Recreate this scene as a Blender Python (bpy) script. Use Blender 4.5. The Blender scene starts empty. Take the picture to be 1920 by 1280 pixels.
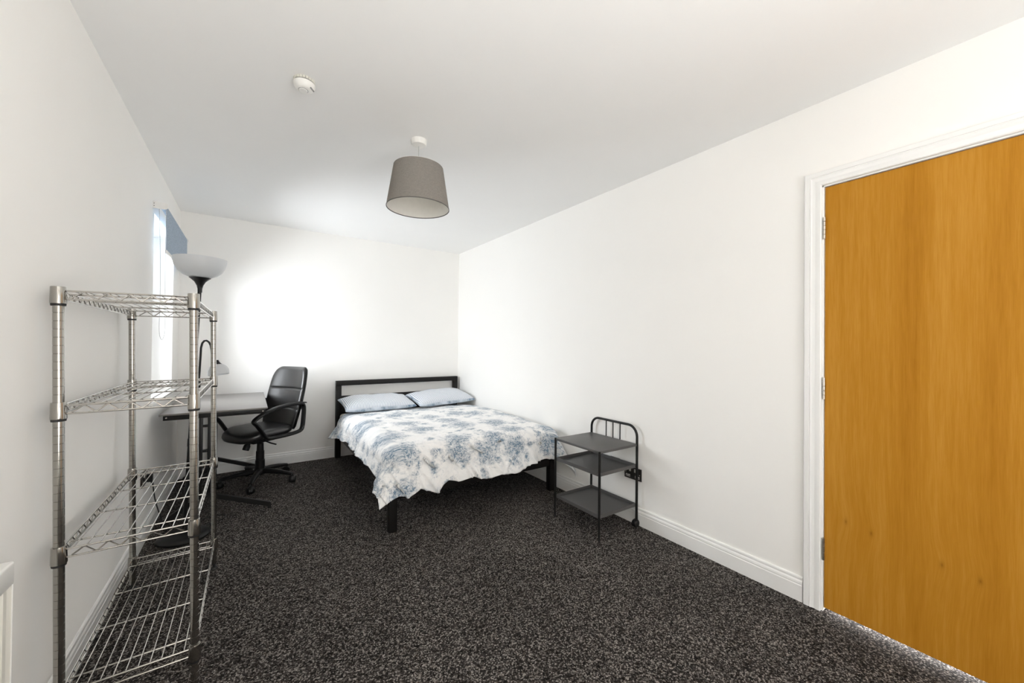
import bpy, bmesh, math, random
from math import sin, cos, pi, radians
from mathutils import Vector, Matrix, noise

random.seed(7)
SC = bpy.context.scene
COL = SC.collection

# ---------------------------------------------------------------- camera
F_PX, YAW, PITCH, ROLL = 722.53, 0.59737, 0.0086287, 0.0102766
cam_d = bpy.data.cameras.new('camera')
cam_d.sensor_width = 36.0
cam_d.lens = F_PX / 1920.0 * 36.0
cam_d.clip_start = 0.02
cam = bpy.data.objects.new('camera', cam_d)
COL.objects.link(cam)
fw = Vector((sin(YAW) * cos(PITCH), cos(YAW) * cos(PITCH), sin(PITCH)))
rt = Vector((cos(YAW), -sin(YAW), 0))
up = rt.cross(fw)
r2 = cos(ROLL) * rt + sin(ROLL) * up
u2 = -sin(ROLL) * rt + cos(ROLL) * up
M = Matrix((r2, u2, -fw)).transposed().to_4x4()
M.translation = Vector((0, 0, 1.255))
cam.matrix_world = M
SC.camera = cam

# ---------------------------------------------------------------- room numbers
XL, XR, YB, YF, H = -0.539, 2.281, 4.622, -1.70, 2.45
WT = 0.30                                   # wall thickness
W1 = (3.47, 4.28, 0.83, 2.11)               # window over the desk (y0,y1,z0,z1)
W2 = (0.65, 1.40, 0.90, 2.00)                # added window behind the camera, unseen, lets in fill light (x0,x1,z0,z1)
DY0, DY1, DH = -0.095, 0.698, 2.043         # door opening

# ---------------------------------------------------------------- world, light, exposure
wd = bpy.data.worlds.new('sky')
SC.world = wd
wd.use_nodes = True
bg = wd.node_tree.nodes['Background']
bg.inputs[0].default_value = (0.90, 0.95, 1.0, 1)
bg.inputs[1].default_value = 21.0


def portal(name, w, front=False):
    y0, y1, z0, z1 = w
    l = bpy.data.lights.new(name, 'AREA')
    l.shape = 'RECTANGLE'
    l.size, l.size_y = (z1 - z0), (y1 - y0)
    l.cycles.is_portal = True
    o = bpy.data.objects.new(name, l)
    COL.objects.link(o)
    if front:
        o.location = ((y0 + y1) / 2, YF - 0.285, (z0 + z1) / 2)
        o.rotation_euler = (pi / 2, 0, 0)
        l.size, l.size_y = (y1 - y0), (z1 - z0)
    else:
        o.location = (XL - 0.285, (y0 + y1) / 2, (z0 + z1) / 2)
        o.rotation_euler = (0, -pi / 2, 0)
    return o


portal('daylight_far_window', W1)
portal('added_window_portal', W2, True)  # portal of the added window, fills the near end
# added fill: an unseen disk lamp behind the camera turned up to the ceiling
fl = bpy.data.lights.new('bounce_fill', 'AREA')
fl.shape, fl.size = 'DISK', 1.3
fl.energy = 44.0
fl.color = (1.0, 0.985, 0.96)
flo = bpy.data.objects.new('bounce_fill', fl)
COL.objects.link(flo)
flo.location = (0.65, -0.75, 0.75)
flo.rotation_euler = Vector((0.55, 0.1, -1.0)).to_track_quat('Z', 'Y').to_euler()   # lamp shines along its -Z: up and to the left
hl = bpy.data.lights.new('hall_fill_light', 'AREA')  # added low lamp in the unseen hall, lights the carpet under the door
hl.shape, hl.size, hl.size_y = 'RECTANGLE', 0.5, 1.4
hl.energy = 150.0
hlo = bpy.data.objects.new('hall_fill_light', hl)
COL.objects.link(hlo)
hlo.location = (XR + 1.15, 0.30, 0.36)
hlo.rotation_euler = (0, pi / 2, 0)
vs = SC.view_settings
vs.view_transform = 'Standard'
vs.look = 'None'
vs.exposure = 0.23
vs.gamma = 1.0
vs.use_curve_mapping = False
SC.cycles.max_bounces = 16
SC.cycles.diffuse_bounces = 10
SC.cycles.glossy_bounces = 6
SC.cycles.transparent_max_bounces = 12
SC.cycles.sample_clamp_indirect = 6.0
SC.cycles.use_denoising = True


# ---------------------------------------------------------------- helpers
def obj(name, bm, mat, parent=None, smooth=35, loc=None):
    """link a bmesh as one mesh object"""
    bmesh.ops.recalc_face_normals(bm, faces=bm.faces)
    if smooth:
        lim = radians(smooth)
        for f in bm.faces:
            f.smooth = True
        for e in bm.edges:
            if len(e.link_faces) == 2:
                e.smooth = e.calc_face_angle(0) < lim
    me = bpy.data.meshes.new(name)
    bm.to_mesh(me)
    bm.free()
    me.materials.append(mat)
    o = bpy.data.objects.new(name, me)
    COL.objects.link(o)
    if parent is not None:
        o.parent = parent
    if loc is not None:
        o.location = loc
    return o


def dup(o, parent=None, loc=None, rot=None):
    c = o.copy()
    COL.objects.link(c)
    if parent is not None:
        c.parent = parent
    if loc is not None:
        c.location = loc
    if rot is not None:
        c.rotation_euler = rot
    return c


def thing(name, label, cat, loc=(0, 0, 0), rot=(0, 0, 0), group=None):
    o = bpy.data.objects.new(name, None)
    o.empty_display_size = 0.1
    COL.objects.link(o)
    o.location = loc
    o.rotation_euler = rot
    tag(o, label, cat, group)
    return o


def tag(o, label=None, cat=None, group=None, kind=None):
    if label: o['label'] = label
    if cat: o['category'] = cat
    if group: o['group'] = group
    if kind: o['kind'] = kind
    return o


def box(bm, a, b, bev=0.0, seg=2, mat=None):
    r = bmesh.ops.create_cube(bm, size=1.0)
    vs_ = r['verts']
    a, b = Vector(a), Vector(b)
    c, s = (a + b) / 2, (b - a)
    for v in vs_:
        v.co = Vector((v.co.x * s.x, v.co.y * s.y, v.co.z * s.z)) + c
        if mat is not None:
            v.co = mat @ v.co
    if bev > 0:
        es = set()
        for v in vs_:
            es.update(v.link_edges)
        bmesh.ops.bevel(bm, geom=list(es), offset=bev, segments=seg, affect='EDGES', profile=0.5)
    return bm


def boxbm(a, b, bev=0.0, seg=2, mat=None):
    return box(bmesh.new(), a, b, bev, seg, mat)


def tube(bm, pts, r, seg=10, closed=False, rx=None, cap=True, up0=None):
    """sweep an (elliptic) section along points; r may be a list"""
    pts = [Vector(p) for p in pts]
    n = len(pts)
    rs = r if isinstance(r, (list, tuple)) else [r] * n
    rxs = rx if isinstance(rx, (list, tuple)) else ([rx] * n if rx else rs)
    tang = []
    for i in range(n):
        if closed:
            t = pts[(i + 1) % n] - pts[i - 1]
        else:
            t = pts[min(i + 1, n - 1)] - pts[max(i - 1, 0)]
        tang.append(t.normalized())
    ref = Vector(up0) if up0 else (Vector((0, 0, 1)) if abs(tang[0].z) < 0.9 else Vector((1, 0, 0)))
    nrm = (ref - tang[0] * ref.dot(tang[0])).normalized()
    rings = []
    for i in range(n):
        nrm = (nrm - tang[i] * nrm.dot(tang[i])).normalized()
        bi = tang[i].cross(nrm)
        rings.append([bm.verts.new(pts[i] + nrm * (cos(2 * pi * k / seg) * rs[i]) + bi * (sin(2 * pi * k / seg) * rxs[i])) for k in range(seg)])
    for i in range(n if closed else n - 1):
        A, B = rings[i], rings[(i + 1) % n]
        for k in range(seg):
            bm.faces.new((A[k], A[(k + 1) % seg], B[(k + 1) % seg], B[k]))
    if cap and not closed:
        bm.faces.new(rings[0][::-1])
        bm.faces.new(rings[-1])
    return bm


def tubebm(pts, r, **k):
    return tube(bmesh.new(), pts, r, **k)


def lathe(bm, prof, seg=32, mat=None, cap0=False, cap1=False, closed=False):
    """revolve (r,z) about z"""
    rings = []
    for (r, z) in prof:
        if r < 1e-6:
            v = bm.verts.new((0, 0, z))
            rings.append([v])
        else:
            rings.append([bm.verts.new((r * cos(2 * pi * k / seg), r * sin(2 * pi * k / seg), z)) for k in range(seg)])
    allv = [v for R in rings for v in R]
    idx = range(len(rings)) if closed else range(len(rings) - 1)
    for i in idx:
        A, B = rings[i], rings[(i + 1) % len(rings)]
        for k in range(seg):
            k2 = (k + 1) % seg
            if len(A) == 1 and len(B) == 1:
                continue
            if len(A) == 1:
                bm.faces.new((A[0], B[k], B[k2]))
            elif len(B) == 1:
                bm.faces.new((A[k], B[0], A[k2]))
            else:
                bm.faces.new((A[k], A[k2], B[k2], B[k]))
    if cap0 and len(rings[0]) > 1: bm.faces.new(rings[0][::-1])
    if cap1 and len(rings[-1]) > 1: bm.faces.new(rings[-1])
    if mat is not None:
        for v in allv:
            v.co = mat @ v.co
    return bm


def lathebm(prof, **k):
    return lathe(bmesh.new(), prof, **k)


def extrude_profile(prof, p0, p1, out):
    """prof: list of (distance out from the wall, height); swept from p0 to p1, out = unit vector off the wall"""
    bm = bmesh.new()
    out = Vector(out)
    A = [bm.verts.new(Vector(p0) + out * d + Vector((0, 0, z))) for d, z in prof]
    B = [bm.verts.new(Vector(p1) + out * d + Vector((0, 0, z))) for d, z in prof]
    n = len(prof)
    for i in range(n):
        bm.faces.new((A[i], A[(i + 1) % n], B[(i + 1) % n], B[i]))
    bm.faces.new(A[::-1])
    bm.faces.new(B)
    return bm


def rot_to(p0, p1):
    d = (Vector(p1) - Vector(p0))
    q = d.to_track_quat('Z', 'Y')
    m = q.to_matrix().to_4x4()
    m.translation = Vector(p0)
    return m, d.length


# ---------------------------------------------------------------- materials
class NT:
    def __init__(s, name):
        s.m = bpy.data.materials.new(name)
        s.m.use_nodes = True
        s.t = s.m.node_tree
        s.b = s.t.nodes['Principled BSDF']

    def n(s, typ, **kw):
        nd = s.t.nodes.new(typ)
        for k, v in kw.items():
            if k.startswith('i_'):
                key = k[2:]
                key = int(key) if key.isdigit() else key.replace('_', ' ')
                nd.inputs[key].default_value = v
            else:
                setattr(nd, k, v)
        return nd

    def l(s, a, b):
        s.t.links.new(a, b)

    def ramp(s, fac, stops):
        r = s.n('ShaderNodeValToRGB')
        e = r.color_ramp.elements
        while len(e) < len(stops):
            e.new(0.5)
        for i, (p, c) in enumerate(stops):
            e[i].position = p
            e[i].color = (c, c, c, 1) if isinstance(c, (int, float)) else (*c, 1)
        s.l(fac, r.inputs[0])
        return r.outputs[0]

    def math(s, op, a, b=None, clamp=False):
        m = s.n('ShaderNodeMath', operation=op, use_clamp=clamp)
        for i, v in enumerate((a, b)):
            if v is None: continue
            if isinstance(v, (int, float)):
                m.inputs[i].default_value = v
            else:
                s.l(v, m.inputs[i])
        return m.outputs[0]

    def mix(s, fac, a, b, blend='MIX'):
        m = s.n('ShaderNodeMix', data_type='RGBA', blend_type=blend)
        for i, v in ((0, fac), (6, a), (7, b)):
            if isinstance(v, (int, float)):
                m.inputs[i].default_value = v
            elif isinstance(v, tuple):
                m.inputs[i].default_value = (*v, 1)
            else:
                s.l(v, m.inputs[i])
        return m.outputs[2]

    def coord(s, which='Object', scale=(1, 1, 1)):
        tc = s.n('ShaderNodeTexCoord')
        mp = s.n('ShaderNodeMapping')
        mp.inputs['Scale'].default_value = scale
        s.l(tc.outputs[which], mp.inputs[0])
        return mp.outputs[0]

    def noise(s, vec, scale, detail=2, rough=0.5, dist=0.0):
        nd = s.n('ShaderNodeTexNoise')
        nd.inputs['Scale'].default_value = scale
        nd.inputs['Detail'].default_value = detail
        nd.inputs['Roughness'].default_value = rough
        nd.inputs['Distortion'].default_value = dist
        s.l(vec, nd.inputs['Vector'])
        return nd.outputs[0]

    def bump(s, h, strength=0.3, dist=0.002):
        b = s.n('ShaderNodeBump')
        b.inputs['Strength'].default_value = strength
        b.inputs['Distance'].default_value = dist
        s.l(h, b.inputs['Height'])
        s.l(b.outputs[0], s.b.inputs['Normal'])

    def set(s, **kw):
        for k, v in kw.items():
            s.b.inputs[k.replace('_', ' ')].default_value = (*v, 1) if isinstance(v, tuple) else v
        return s


def simple(name, col, rough=0.5, metal=0.0, var=0.06, scale=40.0, bump=0.0, spec=0.5, coat=0.0):
    """plain colour with a faint procedural variation"""
    s = NT(name).set(Roughness=rough, Metallic=metal)
    s.b.inputs['Specular IOR Level'].default_value = spec
    s.b.inputs['Coat Weight'].default_value = coat
    v = s.coord()
    f = s.noise(v, scale, 3)
    lo = tuple(c * (1 - var) for c in col)
    hi = tuple(min(1, c * (1 + var)) for c in col)
    s.l(s.ramp(f, [(0.3, lo), (0.7, hi)]), s.b.inputs['Base Color'])
    if bump:
        s.bump(f, bump, 0.001)
    return s.m


def mat_wall(name, col):
    s = NT(name).set(Roughness=0.75)
    s.b.inputs['Specular IOR Level'].default_value = 0.25
    v = s.coord()
    f = s.noise(v, 3.0, 3)
    s.l(s.ramp(f, [(0.3, tuple(c * 0.99 for c in col)), (0.7, col)]), s.b.inputs['Base Color'])
    s.bump(s.noise(v, 260.0, 2), 0.04, 0.001)
    return s.m


def mat_carpet():
    s = NT('carpet_loop_pile').set(Roughness=0.95)
    s.b.inputs['Specular IOR Level'].default_value = 0.1
    v = s.coord()
    wob = s.noise(v, 60, 2)
    vo = s.n('ShaderNodeTexVoronoi', feature='F1')
    vo.inputs['Scale'].default_value = 200.0
    s.l(v, vo.inputs['Vector'])
    sep = s.n('ShaderNodeSeparateColor')
    s.l(vo.outputs['Color'], sep.inputs[0])
    c1 = s.ramp(sep.outputs[0], [(0.0, (0.010, 0.0085, 0.0078)), (0.35, (0.036, 0.030, 0.0275)), (0.65, (0.110, 0.096, 0.088)), (0.95, (0.42, 0.385, 0.355))])
    big = s.noise(v, 2.2, 3)
    med = s.noise(v, 28, 2)
    k = s.math('MULTIPLY', s.ramp(big, [(0.3, 0.85), (0.7, 1.12)]), s.ramp(med, [(0.3, 0.8), (0.7, 1.2)]))
    sh = s.ramp(vo.outputs['Distance'], [(0.0, 1.0), (0.9, 0.45)])
    c2 = s.mix(1.0, c1, sh, 'MULTIPLY')
    vm = s.n('ShaderNodeVectorMath', operation='SCALE')
    s.l(c2, vm.inputs[0])
    s.l(k, vm.inputs['Scale'])
    s.l(vm.outputs[0], s.b.inputs['Base Color'])
    hgt = s.math('SUBTRACT', s.math('MULTIPLY', sep.outputs[1], 0.4), vo.outputs['Distance'])
    s.bump(hgt, 0.8, 0.006)
    return s.m


def mat_door():
    """honey veneer: grain runs up the leaf, a few small pin knots"""
    s = NT('door_veneer').set(Roughness=0.5)
    s.b.inputs['Specular IOR Level'].default_value = 0.08
    tc = s.n('ShaderNodeTexCoord')
    P = tc.outputs['Object']
    knots = [(0.605, 0.455), (0.517, 0.437), (0.306, 0.398), (0.208, 0.383)]
    kfac = None
    warp = None
    for (y, z) in knots:
        mp = s.n('ShaderNodeMapping', vector_type='POINT')
        mp.inputs['Location'].default_value = (0, -y, -z * 0.45)
        mp.inputs['Scale'].default_value = (0, 1, 0.45)
        s.l(P, mp.inputs[0])
        ln = s.n('ShaderNodeVectorMath', operation='LENGTH')
        s.l(mp.outputs[0], ln.inputs[0])
        k = s.ramp(ln.outputs['Value'], [(0.0, 1.0), (0.002, 0.8), (0.005, 0.25), (0.014, 0.0)])
        w = s.ramp(ln.outputs['Value'], [(0.0, 1.0), (0.05, 0.3), (0.12, 0.0)])
        kfac = k if kfac is None else s.math('MAXIMUM', kfac, k)
        warp = w if warp is None else s.math('ADD', warp, w)
    mp = s.n('ShaderNodeMapping')
    mp.inputs['Scale'].default_value = (1, 1, 0.045)
    s.l(P, mp.inputs[0])
    ad = s.n('ShaderNodeVectorMath', operation='ADD')
    sc = s.n('ShaderNodeCombineXYZ')
    s.l(s.math('MULTIPLY', warp, 0.02), sc.inputs[1])
    s.l(mp.outputs[0], ad.inputs[0])
    s.l(sc.outputs[0], ad.inputs[1])
    broad = s.noise(ad.outputs[0], 7.0, 3, 0.5)
    fine = s.noise(ad.outputs[0], 70.0, 4, 0.6)
    vfine = s.noise(ad.outputs[0], 320.0, 2)
    f = s.math('ADD', s.math('MULTIPLY', broad, 0.5), s.math('ADD', s.math('MULTIPLY', fine, 0.34), s.math('MULTIPLY', vfine, 0.16)))
    c = s.ramp(f, [(0.32, DOOR_D), (0.5, DOOR_M), (0.68, DOOR_L)])
    c = s.mix(s.math('MULTIPLY', kfac, 0.75), c, (0.22, 0.085, 0.008))
    s.l(c, s.b.inputs['Base Color'])
    s.bump(vfine, 0.05, 0.0005)
    return s.m


DOOR_D, DOOR_M, DOOR_L = (0.37, 0.150, 0.010), (0.46, 0.205, 0.020), (0.55, 0.270, 0.042)


def toile_nodes(s, vec, light=(0.88, 0.87, 0.855)):
    """blue tree clumps on white; vec in metres on the cloth"""
    warp = s.noise(vec, 9.0, 3, 0.6)
    v2 = s.n('ShaderNodeVectorMath', operation='SCALE')
    v2.inputs['Scale'].default_value = 0.16
    wv = s.n('ShaderNodeTexNoise')
    wv.inputs['Scale'].default_value = 7.0
    wv.inputs['Detail'].default_value = 3.0
    s.l(vec, wv.inputs['Vector'])
    s.l(wv.outputs['Color'], v2.inputs[0])
    ad = s.n('ShaderNodeVectorMath', operation='ADD')
    s.l(vec, ad.inputs[0])
    s.l(v2.outputs[0], ad.inputs[1])
    ragged = s.noise(vec, 24.0, 5, 0.72)
    clump = None
    for sc_, lo_, hi_ in ((3.4, 0.14, 0.46), (6.3, 0.02, 0.30)):
        vo = s.n('ShaderNodeTexVoronoi', feature='F1', voronoi_dimensions='2D')
        vo.inputs['Scale'].default_value = sc_
        vo.inputs['Randomness'].default_value = 0.75
        s.l(ad.outputs[0], vo.inputs['Vector'])
        d = s.math('ADD', vo.outputs['Distance'], s.math('MULTIPLY', s.math('SUBTRACT', ragged, 0.5), 1.15))
        c_ = s.ramp(d, [(lo_, 1.0), (hi_, 0.0)])
        clump = c_ if clump is None else s.math('MAXIMUM', clump, c_)
    leaf = s.n('ShaderNodeTexVoronoi', feature='F1', voronoi_dimensions='2D')
    leaf.inputs['Scale'].default_value = 125.0
    s.l(vec, leaf.inputs['Vector'])
    sp = s.n('ShaderNodeSeparateColor')
    s.l(leaf.outputs['Color'], sp.inputs[0])
    lf = s.ramp(sp.outputs[0], [(0.0, 0.12), (0.45, 0.55), (0.8, 1.0)])
    fine = s.ramp(s.noise(vec, 120.0, 3, 0.75), [(0.36, 0.35), (0.58, 1.0)])
    m = s.math('MULTIPLY', clump, s.math('ADD', 0.19, s.math('MULTIPLY', s.math('MULTIPLY', lf, fine), 0.80)))
    blue = s.mix(s.noise(vec, 15.0, 2), (0.085, 0.165, 0.26), (0.17, 0.245, 0.32))
    faint = s.ramp(s.noise(vec, 9.0, 4, 0.7), [(0.5, 0.0), (0.75, 0.22)])
    m2 = s.math('MAXIMUM', s.math('MULTIPLY', m, 1.3, True), faint)
    return s.mix(m2, light, blue)


def mat_duvet():
    s = NT('toile_duvet_cotton').set(Roughness=0.62)
    s.b.inputs['Sheen Weight'].default_value = 0.15
    s.b.inputs['Specular IOR Level'].default_value = 0.3
    uv = s.n('ShaderNodeUVMap')
    c = toile_nodes(s, uv.outputs[0])
    s.l(c, s.b.inputs['Base Color'])
    s.bump(s.noise(uv.outputs[0], 11.0, 5, 0.6, 0.6), 0.55, 0.03)
    return s.m


def mat_stripe_lining():
    s = NT('pale_striped_lining').set(Roughness=0.7)
    uv = s.n('ShaderNodeUVMap')
    w = s.n('ShaderNodeTexWave', wave_type='BANDS', bands_direction='X')
    w.inputs['Scale'].default_value = 30.0
    s.l(uv.outputs[0], w.inputs['Vector'])
    s.l(s.ramp(w.outputs[0], [(0.3, (0.80, 0.79, 0.76)), (0.7, (0.52, 0.55, 0.58))]), s.b.inputs['Base Color'])
    return s.m


def mat_pillow():
    s = NT('pillow_stripe_and_toile').set(Roughness=0.65)
    s.b.inputs['Sheen Weight'].default_value = 0.15
    tc = s.n('ShaderNodeTexCoord')
    P = tc.outputs['Object']
    w = s.n('ShaderNodeTexWave', wave_type='BANDS', bands_direction='X')
    w.inputs['Scale'].default_value = 22.0
    w.inputs['Distortion'].default_value = 0.4
    s.l(P, w.inputs['Vector'])
    stripe = s.ramp(w.outputs[0], [(0.45, (0.84, 0.85, 0.87)), (0.65, (0.36, 0.42, 0.52))])
    toile = toile_nodes(s, P, (0.72, 0.76, 0.80))
    toile = s.mix(0.35, toile, (0.13, 0.22, 0.33))
    sx = s.n('ShaderNodeSeparateXYZ')
    s.l(P, sx.inputs[0])
    low = s.math('LESS_THAN', sx.outputs[2], 0.018)
    patch = s.ramp(s.noise(P, 5.0, 2), [(0.42, 0.0), (0.5, 1.0)])
    under = s.mix(patch, (0.66, 0.71, 0.78), toile)
    c = s.mix(low, stripe, under)
    s.l(c, s.b.inputs['Base Color'])
    s.bump(s.noise(P, 16.0, 3), 0.25, 0.01)
    return s.m


def mat_woven(name, col, sc=420.0, rough=0.85, var=0.25):
    s = NT(name).set(Roughness=rough)
    s.b.inputs['Specular IOR Level'].default_value = 0.2
    v = s.coord()
    f = s.math('MULTIPLY', s.noise(s.coord('Object', (1, 1, 0.12)), sc, 2), s.noise(s.coord('Object', (0.12, 0.12, 1)), sc, 2))
    s.l(s.ramp(f, [(0.12, tuple(c * (1 - var) for c in col)), (0.38, tuple(min(1, c * (1 + var)) for c in col))]), s.b.inputs['Base Color'])
    s.bump(f, 0.15, 0.001)
    return s.m


def mat_metal(name, col, rough, bump=0.0):
    s = NT(name).set(Metallic=1.0)
    v = s.coord('Object', (1, 1, 0.05))
    f = s.noise(v, 180.0, 2)
    s.l(s.ramp(f, [(0.3, tuple(c * 0.93 for c in col)), (0.7, col)]), s.b.inputs['Base Color'])
    s.l(s.ramp(f, [(0.3, rough * 0.85), (0.7, rough * 1.15)]), s.b.inputs['Roughness'])
    return s.m


def mat_glass_pane():
    """thin clear pane: lets light straight through, mirrors a little"""
    s = NT('window_glass')
    t = s.n('ShaderNodeBsdfTransparent')
    g = s.n('ShaderNodeBsdfGlossy')
    g.inputs['Roughness'].default_value = 0.02
    fr = s.n('ShaderNodeFresnel')
    fr.inputs[0].default_value = 1.35
    mx = s.n('ShaderNodeMixShader')
    s.l(fr.outputs[0], mx.inputs[0])
    s.l(t.outputs[0], mx.inputs[1])
    s.l(g.outputs[0], mx.inputs[2])
    s.l(mx.outputs[0], s.t.nodes['Material Output'].inputs[0])
    return s.m


def mat_opal(name, col):
    s = NT(name).set(Roughness=0.3, Base_Color=col)
    s.b.inputs['Subsurface Weight'].default_value = 0.0
    v = s.coord()
    s.l(s.ramp(s.noise(v, 8.0, 2), [(0.3, tuple(c * 0.97 for c in col)), (0.7, col)]), s.b.inputs['Base Color'])
    tr = s.n('ShaderNodeBsdfTranslucent')
    tr.inputs[0].default_value = (*col, 1)
    mx = s.n('ShaderNodeMixShader')
    mx.inputs[0].default_value = 0.35
    s.l(s.b.outputs[0], mx.inputs[1])
    s.l(tr.outputs[0], mx.inputs[2])
    s.l(mx.outputs[0], s.t.nodes['Material Output'].inputs[0])
    return s.m


WALLC = (0.905, 0.89, 0.862)
M_wall = mat_wall('wall_paint', WALLC)
M_ceil = mat_wall('ceiling_paint', (0.90, 0.895, 0.885))
M_trim = simple('gloss_trim_paint', (0.86, 0.855, 0.84), 0.35, var=0.01, scale=6)
M_upvc = simple('white_upvc', (0.88, 0.88, 0.87), 0.3, var=0.01)
M_plastic_w = simple('white_plastic', (0.82, 0.81, 0.78), 0.4, var=0.02)
M_carpet = mat_carpet()
M_door = mat_door()
M_dooredge = simple('door_edge_lipping', (0.50, 0.27, 0.06), 0.45, var=0.15, scale=60)
M_hinge = mat_metal('satin_steel', (0.62, 0.58, 0.53), 0.3)
M_chrome = mat_metal('chrome_wire', (0.56, 0.54, 0.51), 0.2)
M_post = mat_metal('chrome_post', (0.43, 0.415, 0.385), 0.13)
M_blackmetal = simple('black_powder_coat', (0.0085, 0.0078, 0.0072), 0.42, var=0.2, scale=120, bump=0.05, spec=0.3)
M_traymetal = simple('charcoal_powder_coat', (0.075, 0.072, 0.070), 0.45, var=0.25, scale=300, bump=0.15)
M_bedmetal = simple('black_bed_frame', (0.0080, 0.0068, 0.0062), 0.48, var=0.15, scale=80, spec=0.25)
M_blackplastic = simple('black_plastic', (0.0075, 0.0070, 0.0070), 0.38, var=0.15, scale=90, spec=0.35)
M_rubber = simple('black_rubber', (0.010, 0.010, 0.010), 0.6, var=0.1)
M_leather = simple('black_leatherette', (0.012, 0.0113, 0.011), 0.36, var=0.2, scale=300, bump=0.06, spec=0.9)
M_desk = simple('grey_desk_glass', (0.20, 0.187, 0.175), 0.28, var=0.03, scale=10, spec=0.3)
M_duvet = mat_duvet()
M_lining = mat_stripe_lining()
M_pillow = mat_pillow()
M_mattress = simple('cream_mattress_ticking', (0.72, 0.68, 0.62), 0.8, var=0.05)
M_shade = mat_woven('taupe_shade_linen', (0.235, 0.215, 0.195), 500, var=0.12)
M_shadein = simple('cream_shade_lining', (0.74, 0.72, 0.67), 0.6, var=0.02)
M_blind = mat_woven('blue_blind_cloth', (0.34, 0.405, 0.485), 700, var=0.35)
M_opal = mat_opal('opal_glass', (0.80, 0.81, 0.82))
M_socket = simple('black_nickel_plate', (0.022, 0.019, 0.017), 0.35, var=0.1)
M_rocker = simple('socket_rocker_pale', (0.55, 0.54, 0.52), 0.4, var=0.05)
M_glass = mat_glass_pane()
M_radiator = simple('radiator_enamel', (0.84, 0.83, 0.80), 0.35, var=0.01, scale=6)
M_radpanel = simple('radiator_cream_panel', (0.80, 0.78, 0.71), 0.4, var=0.01, scale=6)
M_cord = simple('black_cord', (0.012, 0.012, 0.012), 0.5)
M_white_cord = simple('grey_flex', (0.45, 0.45, 0.44), 0.5)

# ---------------------------------------------------------------- room shell
YE = YB + WT
tag(obj('floor', boxbm((XL - WT, YF - WT, -0.12), (XR + 1.3, YE, 0.0)), M_carpet, smooth=0), kind='structure')
tag(obj('ceiling', boxbm((XL - WT, YF - WT, H), (XR + 1.3, YE, H + 0.15)), M_ceil, smooth=0), kind='structure')

bm = bmesh.new()
x0, x1 = XL - WT, XL
for (a, b) in ((YF, W1[0]), (W1[1], YB)):
    box(bm, (x0, a, 0), (x1, b, H))
for w in (W1,):
    box(bm, (x0, w[0], 0), (x1, w[1], w[2]))
    box(bm, (x0, w[0], w[3]), (x1, w[1], H))
tag(obj('wall_left', bm, M_wall, smooth=0), kind='structure')
bm = bmesh.new()
box(bm, (XR, YF, 0), (XR + 0.12, DY0, H))
box(bm, (XR, DY1, 0), (XR + 0.12, YB, H))
box(bm, (XR, DY0, DH), (XR + 0.12, DY1, H))
tag(obj('wall_right', bm, M_wall, smooth=0), kind='structure')
tag(obj('wall_back', boxbm((XL - WT, YB, 0), (XR + 0.12, YE, H)), M_wall, smooth=0), kind='structure')
bm = bmesh.new()
box(bm, (XL - WT, YF - WT, 0), (W2[0], YF, H))
box(bm, (W2[1], YF - WT, 0), (XR + 0.12, YF, H))
box(bm, (W2[0], YF - WT, 0), (W2[1], YF, W2[2]))
box(bm, (W2[0], YF - WT, W2[3]), (W2[1], YF, H))
tag(obj('wall_front', bm, M_wall, smooth=0), kind='structure')
tag(obj('wall_hall', boxbm((XR + 1.2, DY0 - 1.0, 0), (XR + 1.3, DY1 + 1.0, H)), M_wall, smooth=0), kind='structure')

BB = [(0, 0), (0.015, 0), (0.015, 0.078), (0.0125, 0.081), (0.0125, 0.085), (0.0145, 0.088), (0.013, 0.097), (0.009, 0.103),
      (0.0085, 0.107), (0.0105, 0.110), (0.0095, 0.117), (0.006, 0.121), (0, 0.121)]
tag(obj('baseboard_left', extrude_profile(BB, (XL, YF, 0), (XL, YB, 0), (1, 0, 0)), M_trim, smooth=20), kind='structure')
tag(obj('baseboard_back', extrude_profile(BB, (XL + 0.015, YB, 0), (XR - 0.015, YB, 0), (0, -1, 0)), M_trim, smooth=20), kind='structure')
tag(obj('baseboard_right', extrude_profile(BB, (XR, 0.768, 0), (XR, YB, 0), (-1, 0, 0)), M_trim, smooth=20), kind='structure')


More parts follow.
